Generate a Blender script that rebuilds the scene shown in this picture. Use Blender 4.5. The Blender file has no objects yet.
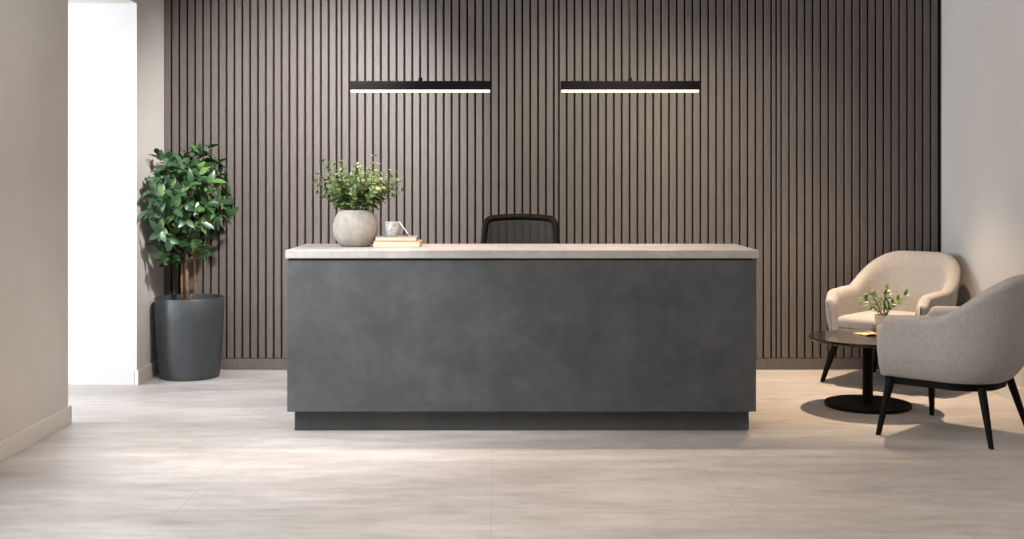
import bpy, bmesh, math, random
from mathutils import Vector, Matrix, noise as mnoise
C = bpy.context.scene.collection
PI = math.pi
random.seed(11)

# ------------------------------------------------------------------ helpers
def link(name, bm, mat, parent=None, smooth=False, angle=None):
    me = bpy.data.meshes.new(name)
    bmesh.ops.recalc_face_normals(bm, faces=bm.faces)
    bm.to_mesh(me); bm.free()
    mats = mat if isinstance(mat, (list, tuple)) else [mat]
    for m in mats: me.materials.append(m)
    if smooth:
        for p in me.polygons: p.use_smooth = True
        if angle is not None:
            me.set_sharp_from_angle(angle=math.radians(angle))
    o = bpy.data.objects.new(name, me); C.objects.link(o)
    if parent: o.parent = parent
    return o

def thing(name, label, cat, loc=(0, 0, 0), rz=0.0, group=None):
    o = bpy.data.objects.new(name, None); C.objects.link(o)
    o.empty_display_size = 0.1
    o.location = loc; o.rotation_euler = (0, 0, rz)
    o['label'] = label; o['category'] = cat
    if group: o['group'] = group
    return o

def tag(o, label, cat, group=None):
    o['label'] = label; o['category'] = cat
    if group: o['group'] = group
    return o

def struct(name, bm, mat, label=None, **k):
    o = link(name, bm, mat, **k)
    o['kind'] = 'structure'
    if label:
        o['label'] = label
        o['category'] = name.split('_')[0]
    return o

def box(bm, x0, x1, y0, y1, z0, z1, bev=0.0, seg=2):
    r = bmesh.ops.create_cube(bm, size=1.0)
    vs = r['verts']
    for v in vs:
        v.co = Vector((x0 + (v.co.x + .5) * (x1 - x0), y0 + (v.co.y + .5) * (y1 - y0), z0 + (v.co.z + .5) * (z1 - z0)))
    if bev > 0:
        es = list({e for v in vs for e in v.link_edges})
        bmesh.ops.bevel(bm, geom=es, offset=bev, segments=seg, affect='EDGES', profile=0.5)
    return bm

def lathe(bm, prof, seg=48, c=(0, 0, 0)):
    rings = []
    for r, z in prof:
        if r < 1e-6:
            rings.append([bm.verts.new((c[0], c[1], c[2] + z))])
        else:
            rings.append([bm.verts.new((c[0] + r * math.cos(2 * PI * i / seg), c[1] + r * math.sin(2 * PI * i / seg), c[2] + z)) for i in range(seg)])
    for a, b in zip(rings, rings[1:]):
        if len(a) == 1 and len(b) == 1: continue
        for i in range(seg):
            j = (i + 1) % seg
            if len(a) == 1: bm.faces.new((a[0], b[j], b[i]))
            elif len(b) == 1: bm.faces.new((a[i], a[j], b[0]))
            else: bm.faces.new((a[i], a[j], b[j], b[i]))
    return bm

def tube(bm, pts, rad, seg=10, cap=True):
    pts = [Vector(p) for p in pts]
    if not isinstance(rad, (list, tuple)): rad = [rad] * len(pts)
    rings = []
    up = Vector((0, 0, 1))
    prev = None
    for i, p in enumerate(pts):
        t = (pts[min(i + 1, len(pts) - 1)] - pts[max(i - 1, 0)]).normalized()
        if prev is None:
            a = up if abs(t.z) < .95 else Vector((1, 0, 0))
            n = t.cross(a).normalized()
        else:
            n = (prev - t * prev.dot(t)).normalized()
        prev = n
        b = t.cross(n)
        rings.append([bm.verts.new(p + (n * math.cos(2 * PI * k / seg) + b * math.sin(2 * PI * k / seg)) * rad[i]) for k in range(seg)])
    for a, b in zip(rings, rings[1:]):
        for k in range(seg):
            j = (k + 1) % seg
            bm.faces.new((a[k], a[j], b[j], b[k]))
    if cap:
        bm.faces.new(rings[0][::-1]); bm.faces.new(rings[-1])
    return bm

def prism(bm, poly, z0, z1):
    lo = [bm.verts.new((x, y, z0)) for x, y in poly]
    hi = [bm.verts.new((x, y, z1)) for x, y in poly]
    bm.faces.new(lo[::-1]); bm.faces.new(hi)
    n = len(poly)
    for i in range(n):
        j = (i + 1) % n
        bm.faces.new((lo[i], lo[j], hi[j], hi[i]))
    return bm

def subsurf(o, n=2):
    m = o.modifiers.new('subsurf', 'SUBSURF'); m.levels = n; m.render_levels = n
    return o

def smooth01(t):
    t = max(0.0, min(1.0, t)); return t * t * (3 - 2 * t)

# ------------------------------------------------------------------ materials
class NT:
    def __init__(s, name):
        s.m = bpy.data.materials.new(name); s.m.use_nodes = True
        s.t = s.m.node_tree; s.b = s.t.nodes['Principled BSDF']
        s._tc = None
    def n(s, typ, **kw):
        nd = s.t.nodes.new(typ)
        for k, v in kw.items(): setattr(nd, k, v)
        return nd
    def l(s, a, b): s.t.links.new(a, b)
    @property
    def tc(s):
        if s._tc is None: s._tc = s.n('ShaderNodeTexCoord')
        return s._tc
    def noise(s, scale, detail=4, rough=.55, vec=(1, 1, 1), loc=(0, 0, 0), world=False):
        mp = s.n('ShaderNodeMapping'); mp.inputs['Scale'].default_value = vec; mp.inputs['Location'].default_value = loc
        if world:
            g = s.n('ShaderNodeNewGeometry'); s.l(g.outputs['Position'], mp.inputs['Vector'])
        else:
            s.l(s.tc.outputs['Object'], mp.inputs['Vector'])
        nz = s.n('ShaderNodeTexNoise'); nz.inputs['Scale'].default_value = scale
        nz.inputs['Detail'].default_value = detail; nz.inputs['Roughness'].default_value = rough
        s.l(mp.outputs[0], nz.inputs['Vector'])
        return nz.outputs['Fac']
    def ramp(s, fac, stops):
        r = s.n('ShaderNodeValToRGB')
        el = r.color_ramp.elements
        while len(el) < len(stops): el.new(.5)
        for e, (p, c) in zip(el, stops):
            e.position = p; e.color = (c[0], c[1], c[2], 1)
        s.l(fac, r.inputs[0]); return r.outputs[0]
    def mix(s, fac, a, b, blend='MIX'):
        m = s.n('ShaderNodeMix', data_type='RGBA', blend_type=blend)
        for inp, v in ((m.inputs[0], fac), (m.inputs[6], a), (m.inputs[7], b)):
            if hasattr(v, 'is_linked') or hasattr(v, 'links'): s.l(v, inp)
            elif isinstance(v, (int, float)): inp.default_value = v
            else: inp.default_value = (*v, 1)
        return m.outputs[2]
    def math(s, op, a, b=None):
        m = s.n('ShaderNodeMath', operation=op)
        for i, v in enumerate((a, b)):
            if v is None: continue
            if isinstance(v, (int, float)): m.inputs[i].default_value = v
            else: s.l(v, m.inputs[i])
        return m.outputs[0]
    def bump(s, h, strength=.3, dist=.002):
        b = s.n('ShaderNodeBump'); b.inputs['Strength'].default_value = strength; b.inputs['Distance'].default_value = dist
        s.l(h, b.inputs['Height']); s.l(b.outputs[0], s.b.inputs['Normal'])
    def set(s, **k):
        for n, v in k.items():
            inp = s.b.inputs[n.replace('_', ' ')]
            if hasattr(v, 'links'): s.l(v, inp)
            elif isinstance(v, tuple): inp.default_value = (*v, 1) if len(v) == 3 else v
            else: inp.default_value = v
        return s

def plain(name, col, rough=.5, metal=0.0, var=.06, scale=30, spec=.5):
    t = NT(name)
    f = t.noise(scale, 3)
    c = t.ramp(f, [(.3, tuple(x * (1 - var) for x in col)), (.7, tuple(min(1, x * (1 + var)) for x in col))])
    t.set(Base_Color=c, Roughness=rough, Metallic=metal)
    t.b.inputs['Specular IOR Level'].default_value = spec
    return t.m

def mat_paint(name, col, rough=.75, var=.05):
    t = NT(name)
    big = t.noise(1.1, 6, .6)
    c = t.ramp(big, [(.3, tuple(x * (1 - var) for x in col)), (.7, tuple(x * (1 + var) for x in col))])
    t.set(Base_Color=c, Roughness=rough)
    t.b.inputs['Specular IOR Level'].default_value = .3
    t.bump(t.noise(160, 3), .12, .0015)
    return t.m

def mat_floor():
    t = NT('floor_stoneware')
    a = t.noise(1.3, 8, .62, vec=(.55, 1.9, 1))
    b = t.noise(7.0, 6, .6, vec=(.35, 1.6, 1), loc=(3, 1, 0))
    f = t.noise(220, 2, .5)
    c = t.ramp(a, [(.28, (.37, .337, .315)), (.5, (.475, .441, .419)), (.72, (.58, .548, .525))])
    b2 = t.noise(16.0, 9, .7, vec=(.38, 1.0, 1), loc=(1, 5, 0))
    c2 = t.ramp(b, [(.3, (.76, .745, .73)), (.6, (1.0, 1.0, 1.0))])
    c = t.mix(.8, c, c2, 'MULTIPLY')
    c = t.mix(.65, c, t.ramp(b2, [(.32, (.78, .775, .77)), (.5, (1.0, 1.0, 1.0)), (.7, (1.08, 1.08, 1.08))]), 'MULTIPLY')
    c = t.mix(.5, c, t.ramp(f, [(.35, (.78, .775, .77)), (.65, (1, 1, 1))]), 'MULTIPLY')
    # tile joints running away from the viewer, and a few across
    sep = t.n('ShaderNodeSeparateXYZ'); t.l(t.tc.outputs['Object'], sep.inputs[0])
    line = None
    for x in SEAMS_X:
        d = t.math('LESS_THAN', t.math('ABSOLUTE', t.math('SUBTRACT', sep.outputs[0], x)), .0030)
        line = d if line is None else t.math('MAXIMUM', line, d)
    for y, xa, xb in SEAMS_Y:
        d = t.math('LESS_THAN', t.math('ABSOLUTE', t.math('SUBTRACT', sep.outputs[1], y)), .004)
        d = t.math('MULTIPLY', d, t.math('MULTIPLY', t.math('GREATER_THAN', sep.outputs[0], xa), t.math('LESS_THAN', sep.outputs[0], xb)))
        line = t.math('MAXIMUM', line, d)
    c = t.mix(t.math('MULTIPLY', line, .32), c, (.26, .24, .225))
    t.set(Base_Color=c)
    rr = t.n('ShaderNodeMapRange'); t.l(b, rr.inputs[0]); rr.inputs[3].default_value = .36; rr.inputs[4].default_value = .52
    t.l(rr.outputs[0], t.b.inputs['Roughness'])
    t.b.inputs['Specular IOR Level'].default_value = .45
    t.bump(t.math('ADD', t.math('MULTIPLY', f, .4), b), .10, .003)
    return t.m
SEAMS_X = [-2.69, -1.48, -0.04, 1.08, 2.03]
SEAMS_Y = [(5.87, -2.69, -1.48)]

def mat_slat():
    t = NT('slat_laminate')
    g = t.noise(9, 5, .6, vec=(10, 10, .8))
    fine = t.noise(120, 3, .6, vec=(1, 1, .5))
    c = t.ramp(g, [(.3, (.097, .081, .072)), (.7, (.126, .107, .095))])
    c = t.mix(.6, c, t.ramp(fine, [(.35, (.85, .85, .85)), (.65, (1, 1, 1))]), 'MULTIPLY')
    gm = t.n('ShaderNodeNewGeometry')
    c = t.mix(1.0, c, t.ramp(gm.outputs['Random Per Island'], [(0, (.88, .88, .885)), (1, (1.0, .995, .99))]), 'MULTIPLY')
    t.set(Base_Color=c, Roughness=.5)
    t.b.inputs['Specular IOR Level'].default_value = .35
    t.bump(fine, .15, .001)
    return t.m

def mat_concrete(name, lo, hi, scale=2.2, rough=.55):
    t = NT(name)
    a = t.noise(scale, 9, .66)
    b = t.noise(scale * 5, 6, .6, loc=(4, 2, 7))
    f = t.noise(180, 3, .6)
    c = t.ramp(a, [(.30, lo), (.70, hi)])
    c = t.mix(.65, c, t.ramp(b, [(.3, (.80, .80, .80)), (.65, (1.05, 1.05, 1.05))]), 'MULTIPLY')
    c = t.mix(.5, c, t.ramp(f, [(.35, (.85, .85, .85)), (.65, (1, 1, 1))]), 'MULTIPLY')
    t.set(Base_Color=c, Roughness=rough)
    t.b.inputs['Specular IOR Level'].default_value = .4
    t.bump(t.math('ADD', b, t.math('MULTIPLY', f, .5)), .15, .0015)
    return t.m

def mat_fabric(name, col):
    t = NT(name)
    w1 = t.noise(260, 2, .6, vec=(1, 1, .35))
    w2 = t.noise(260, 2, .6, vec=(.35, .35, 1), loc=(2, 2, 2))
    h = t.math('ADD', w1, w2)
    c = t.ramp(t.math('MULTIPLY', h, .5), [(.36, tuple(x * .74 for x in col)), (.62, tuple(x * 1.12 for x in col))])
    big = t.noise(30, 4, .6)
    c = t.mix(.5, c, t.ramp(big, [(.3, (.9, .9, .9)), (.7, (1, 1, 1))]), 'MULTIPLY')
    t.set(Base_Color=c, Roughness=.95)
    t.b.inputs['Specular IOR Level'].default_value = .15
    t.b.inputs['Sheen Weight'].default_value = .15
    t.bump(h, .45, .0015)
    return t.m

def mat_leaf(name, lo, hi, edge, rough=.35, trans=.12):
    t = NT(name)
    gm = t.n('ShaderNodeNewGeometry')
    c = t.ramp(gm.outputs['Random Per Island'], [(0, lo), (.62, hi), (1, edge)])
    c = t.mix(.6, c, t.ramp(t.noise(60, 3), [(.3, (.75, .75, .75)), (.7, (1, 1, 1))]), 'MULTIPLY')
    t.set(Base_Color=c, Roughness=rough)
    t.b.inputs['Subsurface Weight'].default_value = 0
    # thin leaf: a little of the light comes through
    tr = t.n('ShaderNodeBsdfTranslucent'); t.l(c, tr.inputs[0])
    mx = t.n('ShaderNodeMixShader'); mx.inputs[0].default_value = trans
    out = t.t.nodes['Material Output']
    t.l(t.b.outputs[0], mx.inputs[1]); t.l(tr.outputs[0], mx.inputs[2]); t.l(mx.outputs[0], out.inputs[0])
    return t.m

def mat_emit(name, col, strength):
    t = NT(name)
    t.set(Base_Color=(.9, .85, .8), Roughness=.4)
    t.b.inputs['Emission Color'].default_value = (*col, 1)
    t.b.inputs['Emission Strength'].default_value = strength
    return t.m

def mat_mesh_fabric():
    t = NT('chair_mesh_fabric')
    t.set(Base_Color=(.012, .012, .011), Roughness=.8)
    w = t.n('ShaderNodeTexVoronoi'); w.inputs['Scale'].default_value = 260
    t.l(t.tc.outputs['Object'], w.inputs['Vector'])
    t.bump(w.outputs['Distance'], .3, .001)
    tr = t.n('ShaderNodeBsdfTransparent')
    mx = t.n('ShaderNodeMixShader'); mx.inputs[0].default_value = .33
    out = t.t.nodes['Material Output']
    t.l(t.b.outputs[0], mx.inputs[1]); t.l(tr.outputs[0], mx.inputs[2]); t.l(mx.outputs[0], out.inputs[0])
    return t.m

def mat_votive():
    t = NT('crinkled_white_glass')
    v = t.n('ShaderNodeTexVoronoi'); v.inputs['Scale'].default_value = 55
    t.l(t.tc.outputs['Object'], v.inputs['Vector'])
    c = t.ramp(v.outputs['Distance'], [(.1, (.34, .33, .32)), (.6, (.66, .64, .62))])
    t.set(Base_Color=c, Roughness=.18)
    t.b.inputs['Transmission Weight'].default_value = .35
    t.bump(v.outputs['Distance'], .8, .006)
    return t.m

M = {}
M['floor'] = mat_floor()
M['wall'] = mat_paint('wall_plaster_beige', (.58, .545, .515))
M['white_wall'] = mat_paint('wall_paint_white', (.56, .55, .54), var=.02)
M['ceiling'] = mat_paint('ceiling_paint', (.74, .72, .70), var=.02)
M['base_white'] = plain('baseboard_paint', (.62, .575, .535), .45, var=.02)
M['slat'] = mat_slat()
M['felt'] = plain('black_felt_backing', (.013, .011, .009), .95, spec=.1)
M['desk'] = mat_concrete('charcoal_concrete', (.045, .047, .049), (.085, .088, .091), 3.0, .55)
M['plinth'] = mat_concrete('charcoal_concrete_plinth', (.052, .054, .056), (.078, .080, .083), 3.0, .55)
M['dark_gap'] = plain('dark_shelf_and_gap', (.03, .03, .03), .7)  # inner shelf colour, also the painted dark of the gap under the countertop
M['stone'] = mat_concrete('pale_stone_top', (.30, .285, .27), (.42, .40, .38), 4.0, .5)
M['black'] = plain('black_powder_coat', (.0045, .0042, .004), .55, spec=.10)
M['black_wood'] = plain('black_stained_wood', (.0045, .0042, .004), .55, spec=.10)
M['black_gloss'] = plain('black_lacquer', (.008, .007, .006), .14)
M['black_plastic'] = plain('black_plastic', (.0045, .0042, .004), .55, spec=.10)
M['mesh'] = mat_mesh_fabric()
M['black_cloth'] = mat_fabric('black_seat_cloth', (.025, .025, .025))
M['chrome'] = plain('steel', (.55, .55, .55), .25, metal=1)
M['fabric'] = mat_fabric('oatmeal_boucle', (.37, .345, .325))
M['planter'] = mat_concrete('graphite_planter', (.030, .034, .038), (.050, .055, .060), 3.2, .45)
M['soil'] = plain('potting_soil', (.06, .038, .024), .95, var=.6, scale=90)
M['bark'] = plain('tan_bark', (.20, .115, .062), .8, var=.35, scale=40)
M['twig'] = plain('green_twig', (.09, .12, .045), .7, var=.2)
M['leaf_tree'] = mat_leaf('ficus_leaf', (.014, .044, .017), (.040, .098, .036), (.10, .19, .05), .36)
M['leaf_vase'] = mat_leaf('eucalyptus_leaf', (.075, .135, .04), (.15, .225, .075), (.30, .36, .12), .55, .2)
M['leaf_small'] = mat_leaf('sprout_leaf', (.075, .15, .035), (.14, .23, .06), (.23, .33, .10), .45, .2)
M['vase'] = mat_concrete('stoneware_vase', (.25, .225, .20), (.38, .35, .32), 9.0, .7)
M['paper'] = plain('cream_paper', (.60, .52, .41), .8, var=.05, scale=200)
M['cover_tan'] = plain('tan_book_cover', (.46, .28, .13), .6)
M['cover_grey'] = plain('grey_book_cover', (.22, .21, .205), .6)
M['votive'] = mat_votive()
M['cord_white'] = plain('white_cord', (.78, .74, .70), .7)
M['bead'] = plain('dark_bead', (.07, .05, .04), .5)
M['wax'] = plain('candle_wax', (.6, .55, .5), .5)
M['pot_beige'] = plain('beige_ceramic', (.58, .50, .40), .35)
M['gold'] = plain('bronze_saucer', (.30, .20, .085), .4, metal=.5)
M['napkin'] = mat_fabric('tan_cloth', (.78, .56, .31))
M['diffuser'] = mat_emit('warm_led_diffuser', (1.0, .78, .53), 1.15)
M['frame'] = plain('window_frame_metal', (.08, .08, .08), .5)
M['glass_pot'] = M['pot_beige']

# ------------------------------------------------------------------ the room
XL, XR, YB, YF, ZC = -2.70, 3.55, 9.262, -2.6, 3.2
T = .15
b = bmesh.new(); box(b, -7.7, XR + T, YF - T, YB + T, -.12, 0); struct('floor', b, M['floor'], 'pale grey-brown large-format stone tile floor')
b = bmesh.new(); box(b, XL - T, XR + T, YF - T, YB + T, ZC, ZC + .12); struct('ceiling', b, M['ceiling'])
b = bmesh.new(); box(b, XL - T, XR + T, YB, YB + T, 0, ZC); struct('wall_back', b, M['felt'], 'dark backing wall showing between the slats')
b = bmesh.new(); box(b, XR, XR + T, YF, YB, 0, ZC); struct('wall_right', b, M['wall'], 'plain beige plaster wall beside the armchairs')
# left wall: long front stretch with a window outside the view, header over the opening, short return by the tree
OA, OB, OZ = 7.19, 8.55, 2.835
b = bmesh.new()
WY0, WY1, WZ0, WZ1 = 4.0, 5.9, 1.2, 2.9
box(b, XL - T, XL, YF, WY0, 0, ZC); box(b, XL - T, XL, WY1, OA, 0, ZC)
box(b, XL - T, XL, WY0, WY1, 0, WZ0); box(b, XL - T, XL, WY0, WY1, WZ1, ZC)
box(b, XL - T, XL, OA, OB, OZ, ZC)
box(b, XL - .012, XL, OB, YB, 0, ZC)
struct('wall_left', b, M['wall'], 'grey-beige plaster wall with the bright opening')
b = bmesh.new()
box(b, -7.7, XL - .012, OB, OB + T, 0, ZC)
struct('wall_hall', b, M['white_wall'], 'white wall seen through the opening in brilliant daylight')
b = bmesh.new(); box(b, -7.7, XL - T, 4.2, OB, OZ, OZ + .1); struct('ceiling_hall', b, M['white_wall'])
b = bmesh.new()
box(b, -7.7, XL - T, 4.05, 4.2, 0, OZ)
struct('wall_hall_front', b, M['white_wall'])
b = bmesh.new()
box(b, -7.7, -7.55, 4.2, 4.9, 0, OZ); box(b, -7.7, -7.55, 7.5, OB, 0, OZ)
box(b, -7.7, -7.55, 4.9, 7.5, 0, 1.1); box(b, -7.7, -7.55, 4.9, 7.5, 2.7, OZ)
struct('wall_hall_end', b, M['white_wall'])
# wall behind the viewer, with a wide window added for frontal fill light
b = bmesh.new()
FX0, FX1, FZ0, FZ1 = -2.2, 1.6, .4, 2.9
box(b, XL - T, FX0, YF - T, YF, 0, ZC); box(b, FX1, XR + T, YF - T, YF, 0, ZC)
box(b, FX0, FX1, YF - T, YF, 0, FZ0); box(b, FX0, FX1, YF - T, YF, FZ1, ZC)
struct('wall_front', b, M['wall'])
def window(name, axis, at, a0, a1, z0, z1, n):
    b = bmesh.new()
    def bar(p0, p1, q0, q1):
        if axis == 'x': box(b, at - .03, at + .03, p0, p1, q0, q1)
        else: box(b, p0, p1, at - .03, at + .03, q0, q1)
    w = .05
    bar(a0, a1, z0, z0 + w); bar(a0, a1, z1 - w, z1)
    for i in range(n + 1):
        c = a0 + (a1 - a0) * i / n
        c = min(max(c, a0 + w / 2), a1 - w / 2)
        bar(c - w / 2, c + w / 2, z0 + w, z1 - w)
    struct(name, b, M['frame'])
window('window_1', 'x', XL - .1, WY0, WY1, WZ0, WZ1, 3)
window('window_fill', 'y', YF - .1, FX0, FX1, FZ0, FZ1, 3)  # unseen window, added to carry the frontal fill
window('window_3', 'x', -7.63, 4.9, 7.5, 1.1, 2.7, 3)

# baseboards
BH, BT = .108, .016
b = bmesh.new()
box(b, XL, XL + BT, YF, OA + BT, 0, BH, .003); box(b, XL - T, XL + BT, OA, OA + BT, 0, BH, .003)
struct('baseboard_left', b, M['base_white'], 'beige skirting along the left wall')
b = bmesh.new()
box(b, XL - .012, XL + BT, OB - BT, 9.238, 0, BH, .003)
struct('baseboard_return', b, M['base_white'], 'skirting on the short wall beside the potted tree')
b = bmesh.new(); box(b, -7.55, XL - .014, OB - BT, OB, 0, BH, .003); struct('baseboard_hall', b, M['white_wall'], 'white skirting in the bright hall')
b = bmesh.new(); box(b, XR - BT, XR, YF, 9.238, 0, BH, .003); struct('baseboard_right', b, M['base_white'], 'pale skirting on the right wall')

# slat cladding on the back wall
def slats():
    b = bmesh.new()
    pitch = .0632
    x = XL + .004; k = 0
    seams = [(338 - 500) / 124.4, (558 - 500) / 124.4, (778 - 500) / 124.4]
    y1, y0 = YB - .004, 9.236
    while x < XR - .02:
        w = .0482; p = pitch
        for s in seams:
            if x <= s < x + pitch: w = .026; p = .040
        x2 = min(x + w, XR - .004)
        c = .0028
        poly = [(x, y1), (x, y0 + c), (x + c, y0), (x2 - c, y0), (x2, y0 + c), (x2, y1)]
        prism(b, poly, .094, ZC)
        x += p; k += 1
    return b
struct('trim_1', slats(), M['slat'], 'grey-brown vertical slat cladding covering the whole back wall')
b = bmesh.new(); box(b, XL + .001, XR - .001, 9.232, YB - .002, .004, .088, .002)
struct('baseboard_back', b, M['slat'], 'grey-brown rail along the foot of the slats')

# ------------------------------------------------------------------ reception desk
DX0, DX1, DY0, DY1, DZ = -1.287, 1.553, 6.89, 7.61, 1.10
desk = thing('reception_desk', 'long charcoal concrete reception desk with pale stone top', 'reception desk', ((DX0 + DX1) / 2, (DY0 + DY1) / 2, 0))
ox, oy = desk.location.x, desk.location.y
def dbox(x0, x1, y0, y1, z0, z1, bev=.003):
    return box(bmesh.new(), x0 - ox, x1 - ox, y0 - oy, y1 - oy, z0, z1, bev)
o = link('countertop', dbox(DX0, DX1, DY0, DY1, DZ - .049, DZ, .004), M['stone'], desk); o['label'] = 'pale stone countertop'
link('front_panel', dbox(-1.279, 1.539, 6.908, 6.948, .128, DZ - .060), M['desk'], desk)
link('side_panel', dbox(-1.279, -1.239, 6.950, 7.57, .128, DZ - .060), M['desk'], desk)
link('side_panel', dbox(1.499, 1.539, 6.950, 7.57, .128, DZ - .060), M['desk'], desk)
o = link('shadow_gap_strip', dbox(-1.262, 1.522, 6.93, 7.54, DZ - .060, DZ - .049, .001), M['dark_gap'], desk); o['label'] = 'dark strip standing in for the shade under the countertop'  # dark strip puts the shade of the gap into the colour
bb = bmesh.new()
for (x0, x1, y0, y1) in ((-1.247, 1.512, 6.985, 7.02), (-1.247, -1.21, 7.02, 7.54), (1.475, 1.512, 7.02, 7.54)):
    box(bb, x0 - ox, x1 - ox, y0 - oy, y1 - oy, 0, .128, .002)
o = link('plinth', bb, M['plinth'], desk); o['label'] = 'darker recessed plinth'
link('work_shelf', dbox(-1.238, 1.498, 6.950, 7.56, .70, .735), M['dark_gap'], desk)

# ------------------------------------------------------------------ pendant lamps
def pendant(cx, length, label):
    Y, zb = 7.25, 2.090
    g = thing('pendant_lamp', label, 'pendant lamp', (cx, Y, zb), 0, 'linear pendant lamps over the desk')
    h = length / 2
    link('housing', box(bmesh.new(), -h, h, -.026, .026, 0, .054, .002), M['black'], g)
    o = link('diffuser', box(bmesh.new(), -h + .006, h - .006, -.019, .019, -.0165, -.0005, .004), M['diffuser'], g); o['label'] = 'glowing warm white light strip'
    bb = bmesh.new(); lathe(bb, [(0, .052), (.012, .052), (.013, .056), (.012, .074), (.006, .080), (0, .080)], 20)
    link('cord_grip', bb, M['black'], g, True, 40)
    link('cord', tube(bmesh.new(), [(0, 0, .078), (0, 0, ZC - zb - .02)], .0042, 10), M['black'], g, True, 60)
    bb = bmesh.new(); lathe(bb, [(0, ZC - zb - .028), (.045, ZC - zb - .028), (.05, ZC - zb - .022), (.05, ZC - zb), (0, ZC - zb)], 32)
    link('ceiling_rose', bb, M['black'], g, True, 40)
    return (cx, Y, zb - .021, length)
SP = 1150 / 7.25
P1 = pendant((420.5 - 500) / SP, 141 / SP, 'black linear pendant lamp hanging on the side of the leafy vase')
P2 = pendant((630 - 500) / SP, 139 / SP, 'black linear pendant lamp hanging on the side towards the armchairs')

# ------------------------------------------------------------------ leaves
def leaf(bm, base, d, up, L, W, fold=.25, curl=.25, n=5):
    d = d.normalized()
    s = d.cross(up)
    if s.length < 1e-3: s = d.cross(Vector((1, .1, 0)))
    s.normalize(); u = s.cross(d).normalized()
    prev = None
    for i in range(n + 1):
        t = i / n
        w = W * .5 * (math.sin(PI * min(1, t ** .85)) ** .8 if 0 < t < 1 else 0)
        c = base + d * (L * t * (1 - .12 * curl * t)) - u * (curl * L * t * t * .6)
        e = u * (fold * w)
        if w < 1e-5: row = [bm.verts.new(c)]
        else: row = [bm.verts.new(c - s * w + e), bm.verts.new(c), bm.verts.new(c + s * w + e)]
        if prev:
            if len(prev) == 1 and len(row) == 3:
                bm.faces.new((prev[0], row[1], row[0])); bm.faces.new((prev[0], row[2], row[1]))
            elif len(prev) == 3 and len(row) == 3:
                bm.faces.new((prev[0], prev[1], row[1], row[0])); bm.faces.new((prev[1], prev[2], row[2], row[1]))
            elif len(prev) == 3 and len(row) == 1:
                bm.faces.new((prev[0], prev[1], row[0])); bm.faces.new((prev[1], prev[2], row[0]))
        prev = row

# ------------------------------------------------------------------ potted tree in the corner
TX, TY = -2.405, 8.91
tree = thing('potted_tree', 'leafy green indoor tree in a tall graphite planter', 'potted tree', (TX, TY, 0))
PH = .618
bb = bmesh.new()
lathe(bb, [(0, 0), (.215, 0), (.226, .006), (.229, .02), (.250, .25), (.259, .45), (.262, PH - .006), (.259, PH), (.247, PH), (.244, PH - .006), (.240, .50), (0, .50)], 72)
link('planter', bb, M['planter'], tree, True, 35)
bb = bmesh.new()
prof = [(0, .565)] + [(r, .565) for r in (.04, .08, .12, .16, .20, .238)] + [(.238, .51), (0, .51)]
lathe(bb, prof, 40)
for v in bb.verts:
    if v.co.z > .55: v.co.z += mnoise.noise(v.co * 28) * .018
link('soil', bb, M['soil'], tree, True)
crown_c = Vector((-.03, -.13, 1.36))
rnd = random.Random(5)
tips = []
tries = 0
while len(tips) < 120 and tries < 6000:
    tries += 1
    u = Vector((rnd.uniform(-1, 1), rnd.uniform(-1, 1), rnd.uniform(-1, 1)))
    if not .45 < u.length < 1: continue
    zf = u.z
    wid = .345 * (1.0 if zf > -.3 else 1 + (zf + .3) * .4)
    p = crown_c + Vector((u.x * wid, u.y * wid * .92, u.z * .43))
    k_ = 1 + .55 * mnoise.noise(u * 1.7 + Vector((3, 1, 8)))
    p = crown_c + (p - crown_c) * max(.72, min(1.16, k_))
    if p.x + TX < XL + .075 or p.y + TY > 9.12: continue
    if any((p - q).length < .084 for q in tips): continue
    tips.append(p)
stems = [[(-.055, .01, .56), (-.062, 0, .75), (-.040, -.03, .95), (-.05, -.06, 1.15), (-.09, -.10, 1.45)],
         [(-.005, -.03, .56), (-.012, -.035, .78), (-.018, -.05, 1.0), (.0, -.08, 1.25), (.01, -.11, 1.58)],
         [(.035, .0, .56), (.05, -.01, .72), (.045, -.03, .92), (.07, -.07, 1.15), (.12, -.10, 1.42)]]
trunks = []
for st, r in zip(stems, (.012, .016, .010)):
    bb = bmesh.new()
    tube(bb, st, [r, r * .95, r * .85, r * .7, r * .3], 9)
    trunks.append((bb, [Vector(p) for p in st]))
leaves = bmesh.new()
for p in tips:
    bi = min(range(3), key=lambda i: min((p - Vector(q)).length for q in stems[i][2:]))
    bb, st = trunks[bi]
    a = min(st[2:], key=lambda q: (q - p).length + (0.35 if q.z > p.z - .03 else 0))
    midp = (a + p) / 2 - Vector((0, 0, .03))
    tube(bb, [a, midp, p], [.005, .004, .002], 5)
    out = (p - crown_c); out.z += .10
    out.normalize()
    n = rnd.randint(6, 9)
    for i in range(n):
        ang = 2 * PI * i / n + rnd.uniform(-.4, .4)
        side = out.cross(Vector((0, 0, 1)))
        if side.length < .1: side = Vector((1, 0, 0))
        side.normalize(); v2 = side.cross(out)
        d = (side * math.cos(ang) + v2 * math.sin(ang)) * rnd.uniform(.7, 1.1) + out * rnd.uniform(.25, 1.0) + Vector((0, 0, rnd.uniform(-.35, .15)))
        d.normalize()
        L = rnd.uniform(.08, .125)
        base = p + out * rnd.uniform(-.05, .015)
        tip = base + d * L
        if tip.x + TX < XL + .018 or tip.y + TY > 9.21: continue
        leaf(leaves, base, d, out + Vector((0, 0, .35)), L, L * rnd.uniform(.42, .52), .22, rnd.uniform(.1, .55))
for bb, st in trunks: link('trunk', bb, M['bark'], tree, True)
link('foliage', leaves, M['leaf_tree'], tree, True)

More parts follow.
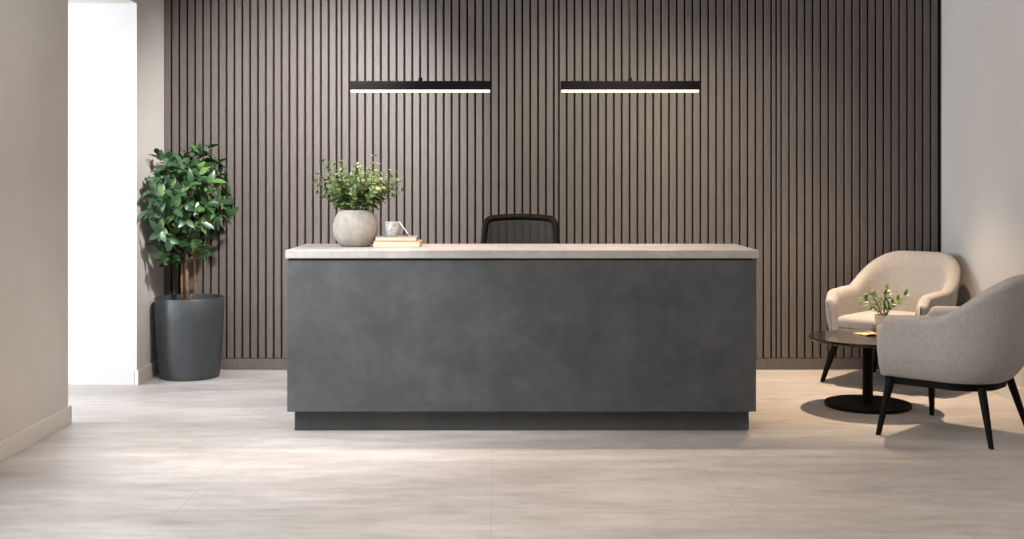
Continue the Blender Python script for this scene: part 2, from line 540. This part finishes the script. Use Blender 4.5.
# ------------------------------------------------------------------ vase with greenery on the desk
VX, VY = (355.5 - 500) * 7.30 / 1150, 7.30
vase = thing('leafy_vase', 'round pale stoneware vase full of variegated green sprigs on the desk', 'vase', (VX, VY, DZ))
bb = bmesh.new()
lathe(bb, [(0, 0), (.078, 0), (.090, .004), (.112, .024), (.133, .060), (.143, .105), (.142, .135), (.132, .178), (.113, .214), (.101, .228), (.098, .232), (.092, .231), (.094, .222), (.118, .185), (.120, .15), (0, .15)], 64)
link('vase_body', bb, M['vase'], vase, True, 60)
rnd = random.Random(23)
lv = bmesh.new(); stm = bmesh.new()
specs = []
for i in range(40):
    a = 2 * PI * (i * .618) ; tilt = rnd.uniform(.05, .80)
    specs.append((a, tilt, rnd.uniform(.17, .27) * (1.0 if tilt < .55 else .95)))
# the sprigs that stand out of the outline in the photo
specs += [(PI * 1.05, .30, .31), (PI * .97, .55, .28), (PI * 1.1, .12, .30), (PI * 1.0, .40, .33), (0.1, .17, .34), (-.15, .28, .30), (.0, .62, .30), (.08, .78, .27), (PI * 1.02, .72, .25), (-.05, .85, .24), (-1.2, .3, .27), (-1.9, .4, .27), (-1.5, .75, .18), (-.9, .8, .2), (-2.2, .8, .2), (PI, .90, .19), (PI * 1.08, .70, .24), (.12, 1.0, .24), (-.2, .72, .27), (PI * .95, .25, .29), (.2, .42, .29), (-1.4, .15, .28), (-1.7, .5, .24), (-1.1, .55, .25)]
for a, tilt, L in specs:
    hdir = Vector((math.cos(a), math.sin(a) * .85, 0))
    p0 = Vector((0, 0, .165)) + hdir * .04
    p1 = Vector((0, 0, .235)) + hdir * (.055 + .025 * tilt)
    pts = [p0, p1]
    d = Vector((hdir.x * math.sin(tilt), hdir.y * math.sin(tilt), math.cos(tilt)))
    N = 7
    p = p1.copy()
    for k in range(N):
        dd = (d + hdir * (.05 * k * tilt) + Vector((rnd.uniform(-.12, .12), rnd.uniform(-.12, .12), 0))).normalized()
        p = p + dd * (L / N); pts.append(p.copy())
        s = dd.cross(Vector((rnd.uniform(-1, 1), rnd.uniform(-1, 1), .3))).normalized()
        q = s.cross(dd)
        size = (.054 - .022 * k / N) * rnd.uniform(.85, 1.15)
        for m in (0, 1):
            ang = k * PI / 2 + m * PI + rnd.uniform(-.3, .3)
            ld = (s * math.cos(ang) + q * math.sin(ang)) + dd * .65
            leaf(lv, p, ld, dd, size, size * .72, .2, .3, 4)
    leaf(lv, p, d, hdir, .022, .014, .2, .1, 4)
    tube(stm, pts, [.0024] * 2 + [.0018] * (len(pts) - 3) + [.0008], 5)
link('stems', stm, M['twig'], vase, True)
link('foliage', lv, M['leaf_vase'], vase, True)

# ------------------------------------------------------------------ books and the votive
def book(name, label, cx, cy, z, w, d, h, cover, rz, grp):
    g = thing(name, label, 'book', (cx, cy, z), rz, grp)
    ct = .0032
    bb = bmesh.new()
    box(bb, -w / 2, w / 2, -d / 2, d / 2, 0, ct, .0008, 1)
    box(bb, -w / 2, w / 2, -d / 2, d / 2, h - ct, h, .0008, 1)
    box(bb, w / 2 - .004, w / 2, -d / 2, d / 2, ct, h - ct)
    link('cover', bb, cover, g)
    bb = bmesh.new(); box(bb, -w / 2 + .004, w / 2 - .0042, -d / 2 + .004, d / 2 - .004, ct + .0001, h - ct - .0001)
    link('pages', bb, M['paper'], g)
    return g
BY = 7.29
sb = 1150 / 7.2
bx = (396.5 - 500) / sb
book('book', 'cream-paged book with tan cover lying at the bottom of the pair', bx, BY, DZ, 47 / sb, .19, .038, M['cover_tan'], 0, 'books lying on the desk')
book('book', 'thinner grey-covered book lying on top of the tan one', bx - .003, BY + .01, DZ + .0381, 42 / sb, .17, .027, M['cover_grey'], math.radians(-2), 'books lying on the desk')
vz = DZ + .0652
vx = (391 - 500) / sb
vot = thing('candle_holder', 'small crinkled white glass candle holder standing on the books', 'candle holder', (vx, BY, vz))
bb = bmesh.new()
lathe(bb, [(0, 0), (.036, 0), (.040, .004), (.043, .04), (.047, .088), (.0465, .092), (.044, .091), (.040, .04), (.036, .012), (0, .012)], 40)
link('glass', bb, M['votive'], vot, True, 50)
bb = bmesh.new(); lathe(bb, [(0, .0125), (.0355, .0125), (.038, .045), (.036, .052), (0, .050)], 32)
link('candle', bb, M['wax'], vot, True, 50)
bb = bmesh.new(); tube(bb, [(.046, -.004, .090), (.056, -.008, .076), (.078, -.016, .046), (.098, -.022, .020), (.104, -.022, .006)], .0028, 8)
link('cord', bb, M['cord_white'], vot, True)
bb = bmesh.new(); bmesh.ops.create_uvsphere(bb, u_segments=16, v_segments=10, radius=.0095, matrix=Matrix.Translation((.094, -.026, .0100)))
link('bead', bb, M['bead'], vot, True)

# ------------------------------------------------------------------ office chair behind the desk
OX, OY = (520.5 - 500) * 8.25 / 1150, 8.12
oc = thing('office_chair', 'black mesh-backed office chair behind the reception desk', 'office chair', (OX, OY, 0))
# the sitter faces the desk (-Y); the back rest is on the +Y side
def backpt(u, z):          # u -1..1 across, z height -> slightly wrapped back
    return Vector((u, .20 + .05 * (z - .6) - .10 * (u / .27) ** 2 * .45, z))
outline = []
zt, zb_ = 1.268, .62
rc = .055
def hw(z): return .272 - .022 * smooth01((z - .95) / .33)
N = 14
left = [(-hw(z), z) for z in [zb_ + (zt - .035 - rc - zb_) * i / N for i in range(N + 1)]]
top = []
x0 = hw(zt - rc) - rc
for i in range(1, 7):
    a = PI - i * (PI / 2) / 7
    top.append((-x0 + rc * math.cos(a), zt - .022 - rc + rc * math.sin(a)))
for i in range(9):
    x = -x0 + 2 * x0 * i / 8
    top.append((x, zt - .022 + .010 * (1 - (x / x0) ** 2)))
for i in range(1, 7):
    a = PI / 2 - i * (PI / 2) / 7
    top.append((x0 + rc * math.cos(a), zt - .022 - rc + rc * math.sin(a)))
right = [(-x, z) for x, z in reversed(left)]
loop = left + top + right
fp = [backpt(x, z) for x, z in loop]
bot = [backpt(x, zb_) for x in [.272 - .544 * i / 8 for i in range(1, 8)]]
bb = bmesh.new()
closed = fp + bot + [fp[0], fp[1]]
tube(bb, closed, .0225, 12)
link('back_frame', bb, M['black_plastic'], oc, True)
bb = bmesh.new()
rows = []
for i in range(22):
    z = zb_ + (zt - .026 - zb_) * i / 21
    w = hw(z)
    if z > zt - .022 - rc:
        q = (z - (zt - .022 - rc)) / rc
        w = x0 + rc * math.sqrt(max(0, 1 - min(1, q) ** 2))
    w -= .006
    rows.append([bb.verts.new(backpt(-w + 2 * w * j / 16, z)) for j in range(17)])
for r0, r1 in zip(rows, rows[1:]):
    for j in range(16): bb.faces.new((r0[j], r0[j + 1], r1[j + 1], r1[j]))
o = link('mesh_panel', bb, M['mesh'], oc, True); o['label'] = 'see-through black mesh'
sm = o.modifiers.new('thickness', 'SOLIDIFY'); sm.thickness = .003
bb = bmesh.new(); box(bb, -.25, .25, -.28, .20, .45, .53, .035, 4); link('seat', bb, M['black_cloth'], oc, True, 50)
bb = bmesh.new(); tube(bb, [(0, .06, .44), (0, .20, .46), (0, .26, .56), (0, .235, .80)], [.03, .03, .028, .022], 12); link('back_support', bb, M['black_plastic'], oc, True)
for s in (-1, 1):
    bb = bmesh.new()
    tube(bb, [(s * .2, 0, .445), (s * .29, 0, .45), (s * .30, 0, .52), (s * .30, 0, .675)], .014, 10)
    box(bb, s * .30 - .035, s * .30 + .035, -.14, .12, .675, .705, .012, 3)
    link('armrest', bb, M['black_plastic'], oc, True, 50)
bb = bmesh.new(); lathe(bb, [(0, .10), (.028, .10), (.028, .28), (.018, .281), (.018, .43), (.08, .44), (.08, .452), (0, .452)], 24); link('gas_column', bb, M['black_plastic'], oc, True, 40)
for k in range(5):
    a = 2 * PI * k / 5 + .3
    bb = bmesh.new(); d = Vector((math.cos(a), math.sin(a), 0))
    tube(bb, [d * .02 + Vector((0, 0, .125)), d * .16 + Vector((0, 0, .11)), d * .30 + Vector((0, 0, .082))], [.026, .02, .015], 10)
    l = link('base_arm', bb, M['black_plastic'], oc, True)
    bb = bmesh.new(); n = d.cross(Vector((0, 0, 1)))
    for sgn in (-1, 1):
        c = d * .30 + Vector((0, 0, .030)) + n * (sgn * .014)
        tube(bb, [c - n * .009, c + n * .009], .030, 18)
    tube(bb, [d * .30 + Vector((0, 0, .03)), d * .30 + Vector((0, 0, .085))], .006, 8)
    link('caster', bb, M['black_plastic'], l, True, 40)

# ------------------------------------------------------------------ armchairs
def path_pts(a, yf, yb, r, n_arm=16, n_c=16, n_b=8):
    """U shaped plan line from the right arm's front, round the back, to the left arm's front: (point, outward normal)"""
    P = []
    for i in range(n_arm):
        P.append((Vector((a, yf + (yb - r - yf) * i / n_arm, 0)), Vector((1, 0, 0))))
    for i in range(n_c):
        t = PI / 2 * i / n_c
        P.append((Vector((a - r + r * math.cos(t), yb - r + r * math.sin(t), 0)), Vector((math.cos(t), math.sin(t), 0))))
    for i in range(n_b + 1):
        P.append((Vector(((a - r) * (1 - 2 * i / n_b), yb, 0)), Vector((0, 1, 0))))
    m = P[:n_arm + n_c]
    P += [(Vector((-p.x, p.y, 0)), Vector((-n.x, n.y, 0))) for p, n in reversed(m)]
    return P

CA, CYF, CYB, CR = .305, -.315, .285, .255
ZB = .342
def armchair(label, loc, rz, wide=1.0, high=1.0):
    g = thing('armchair', label, 'armchair', loc, rz, 'upholstered armchairs by the coffee table')
    g.scale = (wide, wide, high)
    P = path_pts(CA, CYF, CYB, CR)
    yc = CYB - CR
    bb = bmesh.new()
    rings = []
    total = len(P)
    def ring(p, n, th, h, backness, scale_in=1.0, shift=Vector((0, 0, 0))):
        # section: outer bottom -> outer top -> round top -> inner top -> inner bottom
        pts = []
        hb = ZB
        flare_o = .040 + .105 * backness
        def lean(z):
            t = max(0, (z - hb) / .6)
            return flare_o * t ** 0.85
        def low(z):   # the tub pulls in towards its foot
            t = max(0, 1 - (z - hb) / .16)
            return -.050 * t ** 2.2
        half = th / 2 * scale_in
        zo = [hb, hb + .012, hb + .035, hb + .08, hb + .15, hb + .22]
        top0 = h - th / 2
        k = 5
        for i in range(1, k + 1): zo.append(hb + .22 + (top0 - hb - .22) * i / k)
        for z in zo: pts.append((half + lean(z) + low(z) , z))
        for i in range(1, 8):
            a = PI * i / 8
            pts.append((half * math.cos(a) + lean(h), top0 + th / 2 * math.sin(a)))
        zi = [top0 - (top0 - .44) * i / 6 for i in range(7)] + [hb + .03, hb]
        for z in zi: pts.append((-half + lean(z) * .95 + min(0, low(z)) * .4, z))
        return [bb.verts.new(p + shift + n * q + Vector((0, 0, z))) for q, z in pts]
    def height(y, i):
        f = i / (total - 1)
        # follow the plan line: arms flat, then an S rise through the corner
        e = min(i, total - 1 - i)
        arc = lens[e]
        h = .715 + .012 * smooth01(arc / .3) + (.985 - .727) * smooth01((arc - .315) / .375)
        R = .055
        d = arc
        if d < R: h -= R - math.sqrt(max(0, R * R - (R - d) ** 2))
        return h, smooth01((arc - .30) / .40)
    lens = [0.0]
    for i in range(1, total): lens.append(lens[-1] + (P[i][0] - P[i - 1][0]).length)
    th0 = .085
    def th_at(arc): return th0 + .012 * smooth01((arc - .3) / .4)
    def end(sign):
        p, n = P[0] if sign > 0 else P[-1]
        h, bk = height(p.y, 0)
        out = []
        for s, dy in ((.05, -.042), (.45, -.038), (.75, -.028), (.93, -.014)):
            out.append(ring(p, n, th0, h - (.042 + dy * -1 - .042 + .0) * .4, bk, s, Vector((0, dy, 0))))
        return out
    rings += end(1)
    for i, (p, n) in enumerate(P):
        h, bk = height(p.y, i)
        rings.append(ring(p, n, th_at(lens[min(i, total - 1 - i)]), h, bk))
    rings += list(reversed(end(-1)))
    for a, c in zip(rings, rings[1:]):
        for k in range(len(a)):
            j = (k + 1) % len(a)
            bb.faces.new((a[k], a[j], c[j], c[k]))
    bb.faces.new(rings[0]); bb.faces.new(rings[-1][::-1])
    o = link('shell', bb, M['fabric'], g, True)
    # seat base closing the tub underneath, and its front
    def plan(off, yfront, rf=.05):
        poly = []
        for p, n in P: 
            q = p + n * off
            poly.append((q.x, max(q.y, yfront + rf)))
        a = CA + off
        # rounded front corners
        left = [(-a + rf - rf * math.cos(t), yfront + rf - rf * math.sin(t)) for t in [PI / 2 * i / 5 for i in range(0, 6)]]
        rightc = [(-x, y) for x, y in reversed(left)]
        return poly + left + rightc
    def cushion(off, yfront, zs, rf=.05, crown=.0):
        b2 = bmesh.new(); R = []
        for z, inset in zs:
            pl = plan(off - inset, yfront + inset, rf)
            R.append([b2.verts.new((x, y, z)) for x, y in pl])
        n = len(R[0])
        for a, c in zip(R, R[1:]):
            for k in range(n):
                j = (k + 1) % n
                b2.faces.new((a[k], a[j], c[j], c[k]))
        b2.faces.new(R[0][::-1])
        # domed top as concentric rings
        last = R[-1]; z0 = zs[-1][0]
        cx, cy = 0, -.05
        for s in (.8, .6, .4, .2):
            nr = [b2.verts.new((cx + (v.co.x - cx) * s, cy + (v.co.y - cy) * s, z0 + crown * (1 - s * s))) for v in last] if s == .8 else \
                 [b2.verts.new((cx + (v.co.x - cx) * s, cy + (v.co.y - cy) * s, z0 + crown * (1 - s * s))) for v in R[-1]]
            for k in range(n):
                j = (k + 1) % n
                b2.faces.new((last[k], last[j], nr[j], nr[k]))
            last = nr
        b2.faces.new(last)
        bmesh.ops.remove_doubles(b2, verts=b2.verts, dist=.0004)
        return b2
    link('seat_base', cushion(-.048, -.370, [(ZB - .002, .03), (ZB + .004, .012), (ZB + .02, .002), (ZB + .04, 0), (.425, 0), (.434, .006), (.438, .016)], .045), M['fabric'], g, True)
    link('seat_cushion', cushion(-.044, -.392, [(.4385, .020), (.442, .008), (.452, .0), (.485, -.004), (.505, .0), (.518, .010), (.525, .028)], .06, .018), M['fabric'], g, True)
    # black base: apron under the tub + four splayed legs
    b2 = bmesh.new(); prism(b2, plan(-.030, -.352, .06), ZB - .046, ZB - .0005)
    o = link('base_frame', b2, M['black_wood'], g); o['label'] = 'black wooden base frame'
    for sx in (1, -1):
        for (yt, yo) in ((-.285, -.320), (.225, .310)):
            b2 = bmesh.new()
            xt = .300 if yt < 0 else .225
            tp = Vector((sx * xt, yt, ZB - .02)); ft = Vector((sx * (.395 if yt < 0 else .305), yo, 0))
            ax = (ft - tp)
            tube(b2, [tp, tp + ax * .35, tp + ax * .97, ft], [.0245, .022, .0145, .0140], 16)
            for v in b2.verts:
                if v.co.z < .012: v.co.z = 0.0
            link('leg', b2, M['black_wood'], g, True, 60)
    return g
armchair('light beige armchair facing the viewer against the slatted wall, behind the small plant', (2.975, 8.65, 0), math.radians(-43), 1.07, .98)
armchair('light grey-beige armchair seen from its outer side, between the coffee table and the viewer', (2.76, 6.935, 0), math.radians(-133))

# ------------------------------------------------------------------ coffee table and what lies on it
KX, KY, KZ = 2.475, 7.74, .466
tb = thing('coffee_table', 'round black pedestal coffee table between the two armchairs', 'coffee table', (KX, KY, 0))
bb = bmesh.new(); lathe(bb, [(0, KZ - .026), (.365, KZ - .026), (.380, KZ - .022), (.386, KZ - .012), (.386, KZ - .004), (.382, KZ), (0, KZ)], 96)
link('table_top', bb, M['black_gloss'], tb, True, 35)
bb = bmesh.new(); lathe(bb, [(0, .026), (.034, .026), (.034, KZ - .040), (.09, KZ - .034), (.09, KZ - .026), (0, KZ - .026)], 32)
link('column', bb, M['black_wood'], tb, True, 35)
bb = bmesh.new(); lathe(bb, [(0, 0), (.276, 0), (.282, .004), (.282, .020), (.278, .0265), (0, .0265)], 80)
link('base', bb, M['black_wood'], tb, True, 35)

SX, SY = 2.655, 7.97
pp = thing('potted_plant', 'small green sprig in a beige pot with bronze saucer on the coffee table', 'potted plant', (SX, SY, KZ))
bb = bmesh.new(); lathe(bb, [(0, 0), (.062, 0), (.072, .006), (.078, .036), (.074, .040), (.068, .014), (0, .012)], 40)
o = link('saucer', bb, M['gold'], pp, True, 40)
bb = bmesh.new(); lathe(bb, [(0, .0125), (.040, .0125), (.046, .020), (.056, .118), (.055, .123), (.051, .122), (.048, .105), (0, .105)], 40)
link('pot', bb, M['pot_beige'], pp, True, 40)
bb = bmesh.new(); lathe(bb, [(0, .1051), (.046, .1051), (.046, .109), (0, .111)], 24); link('soil', bb, M['soil'], pp, True)
rnd = random.Random(9)
sl = bmesh.new(); ss = bmesh.new()
# (dx, dz) of the sprig ends as the photo shows them
for (ex, ey, ez) in ((-.145, -.02, .165), (-.125, .02, .125), (-.10, -.04, .20), (-.035, -.02, .15), (.03, .01, .235), (.005, -.03, .19), (.09, -.03, .15), (.155, .01, .175), (.11, .02, .10), (-.08, -.05, .09), (.05, -.05, .12), (.06, .06, .17), (-.05, .06, .18)):
    e = Vector((ex, ey, ez * .82 + .105)); s0 = Vector((ex * .12, ey * .12, .104))
    mid = s0.lerp(e, .5) + Vector((-ex * .18, -ey * .18, .02))
    pts = []
    for k in range(8):
        t = k / 7
        pts.append(s0 * (1 - t) ** 2 + mid * (2 * t * (1 - t)) + e * t * t)
    tube(ss, pts, [.0028] * 3 + [.0022] * 3 + [.0016, .001], 6)
    for k in range(2, 8):
        d = (pts[k] - pts[k - 1]).normalized()
        s = d.cross(Vector((0, 1, .2))).normalized()
        sg = 1 if k % 2 else -1
        L = rnd.uniform(.040, .058)
        if k in (3, 5, 6, 7):
            leaf(sl, pts[k], d * .8 + s * sg * .8 + Vector((0, rnd.uniform(-.3, .3), .1)), Vector((rnd.uniform(-.3, .3), -.5, 1)), L, L * .46, .2, .3, 5)
    leaf(sl, pts[-1], (pts[-1] - pts[-2]), Vector((0, -.5, 1)), .045, .020, .2, .3, 5)
link('stems', ss, M['twig'], pp, True)
link('foliage', sl, M['leaf_small'], pp, True)

# tan cloth beside the plant
bb = bmesh.new()
NX, NY = 12, 8
grid = []
for i in range(NX + 1):
    row = []
    for j in range(NY + 1):
        u, v = i / NX, j / NY
        x = -.075 + .15 * u + .012 * math.sin(v * 3); y = -.06 + .12 * v - .02 * u
        z = .004 + .010 * (1 - abs(2 * u - 1) ** 1.5) * (.5 + .5 * math.sin(v * 5 + u * 3)) + .004 * math.sin(u * 9)
        row.append(bb.verts.new((x, y, max(.003, z))))
    grid.append(row)
for i in range(NX):
    for j in range(NY): bb.faces.new((grid[i][j], grid[i + 1][j], grid[i + 1][j + 1], grid[i][j + 1]))
o = link('napkin', bb, M['napkin'], None, True)
sm = o.modifiers.new('thickness', 'SOLIDIFY'); sm.thickness = .0028; sm.offset = -1
o.location = (2.515, 7.865, KZ + .0005); o.rotation_euler = (0, 0, math.radians(24))
tag(o, 'small tan cloth napkin lying on the coffee table beside the plant', 'napkin')

# ------------------------------------------------------------------ light
def area(name, loc, rot, sx, sy, power, col, spread=180):
    l = bpy.data.lights.new(name, 'AREA'); l.shape = 'RECTANGLE'; l.size = sx; l.size_y = sy
    l.energy = power; l.color = col; l.spread = math.radians(spread)
    o = bpy.data.objects.new(name, l); C.objects.link(o); o.location = loc; o.rotation_euler = rot
    return o
def spot(name, loc, target, power, col, angle, blend, size):
    l = bpy.data.lights.new(name, 'SPOT'); l.energy = power; l.color = col
    l.spot_size = math.radians(angle); l.spot_blend = blend; l.shadow_soft_size = size
    o = bpy.data.objects.new(name, l); C.objects.link(o); o.location = loc
    o.rotation_euler = (Vector(target) - Vector(loc)).to_track_quat('-Z', 'Y').to_euler()
    return o
DAY = (.93, .965, 1.0); NEU = (1.0, .93, .87); WARM = (1.0, .74, .52)
# daylight through the hall and left windows, then added fill lights
area('hall_window_light', (-7.52, 6.2, 1.9), (0, math.radians(-90), 0), 1.6, 2.6, 660, (.89, .945, 1))
area('left_window_light', (XL - .05, 4.95, 2.05), (0, math.radians(-90), 0), 1.7, 1.9, 116, (.82, .92, 1))
area('front_fill_light', (-.3, YF - .05, 1.65), (math.radians(90), 0, 0), 3.8, 2.5, 8, (.9, .95, 1))  # added soft fill from behind the viewer
area('ceiling_fill_light', (.4, 4.4, 3.15), (0, 0, 0), 2.4, 1.2, 50, (1, .78, .56))  # added warm fill from above, not a known fixture
spot('desk_fill_spot', (-1.75, 5.3, 3.15), (-1.25, 6.95, .45), 740, (1, .985, .965), 60, 1.0, .2)  # added to brighten the left of the desk front and the floor there
# ceiling spots washing the slats
spot('wall_spot', (-.65, 6.3, 3.15), (-1.60, 9.24, 1.70), 1750, (1, .98, .97), 60, 1.0, .12)
spot('wall_spot', (.8, 6.4, 3.15), (.75, 9.24, 1.4), 430, (1, .90, .72), 62, 1.0, .12)
spot('wall_spot', (1.5, 6.4, 3.15), (1.85, 9.24, 1.5), 330, (1, .86, .70), 52, 1.0, .12)
spot('lounge_spot', (2.62, 8.60, 3.15), (2.42, 8.15, 0), 760, (1, .74, .51), 64, 1.0, .035)
# the pendants' own light
for (px, py, pz, L) in (P1, P2):
    area('pendant_light', (px, py, pz), (0, 0, 0), L - .02, .03, 15, (1.0, .79, .69), 150)
w = bpy.data.worlds.new('world'); bpy.context.scene.world = w; w.use_nodes = True
bg = w.node_tree.nodes['Background']; bg.inputs[0].default_value = (.88, .93, 1, 1); bg.inputs[1].default_value = .5

# ------------------------------------------------------------------ camera
cam = bpy.data.cameras.new('camera'); co = bpy.data.objects.new('camera', cam); C.objects.link(co)
co.location = (0, 0, 1.515); co.rotation_euler = (math.radians(90), 0, 0)
cam.sensor_fit = 'HORIZONTAL'; cam.sensor_width = 36; cam.lens = 36 * 1150 / 1024
cam.shift_x = 12 / 1024; cam.shift_y = -88.5 / 1024
cam.clip_start = .05
sc = bpy.context.scene; sc.camera = co
sc.view_settings.view_transform = 'Standard'; sc.view_settings.look = 'None'
sc.view_settings.gamma = 1; sc.view_settings.use_curve_mapping = False
sc.view_settings.exposure = 0.0
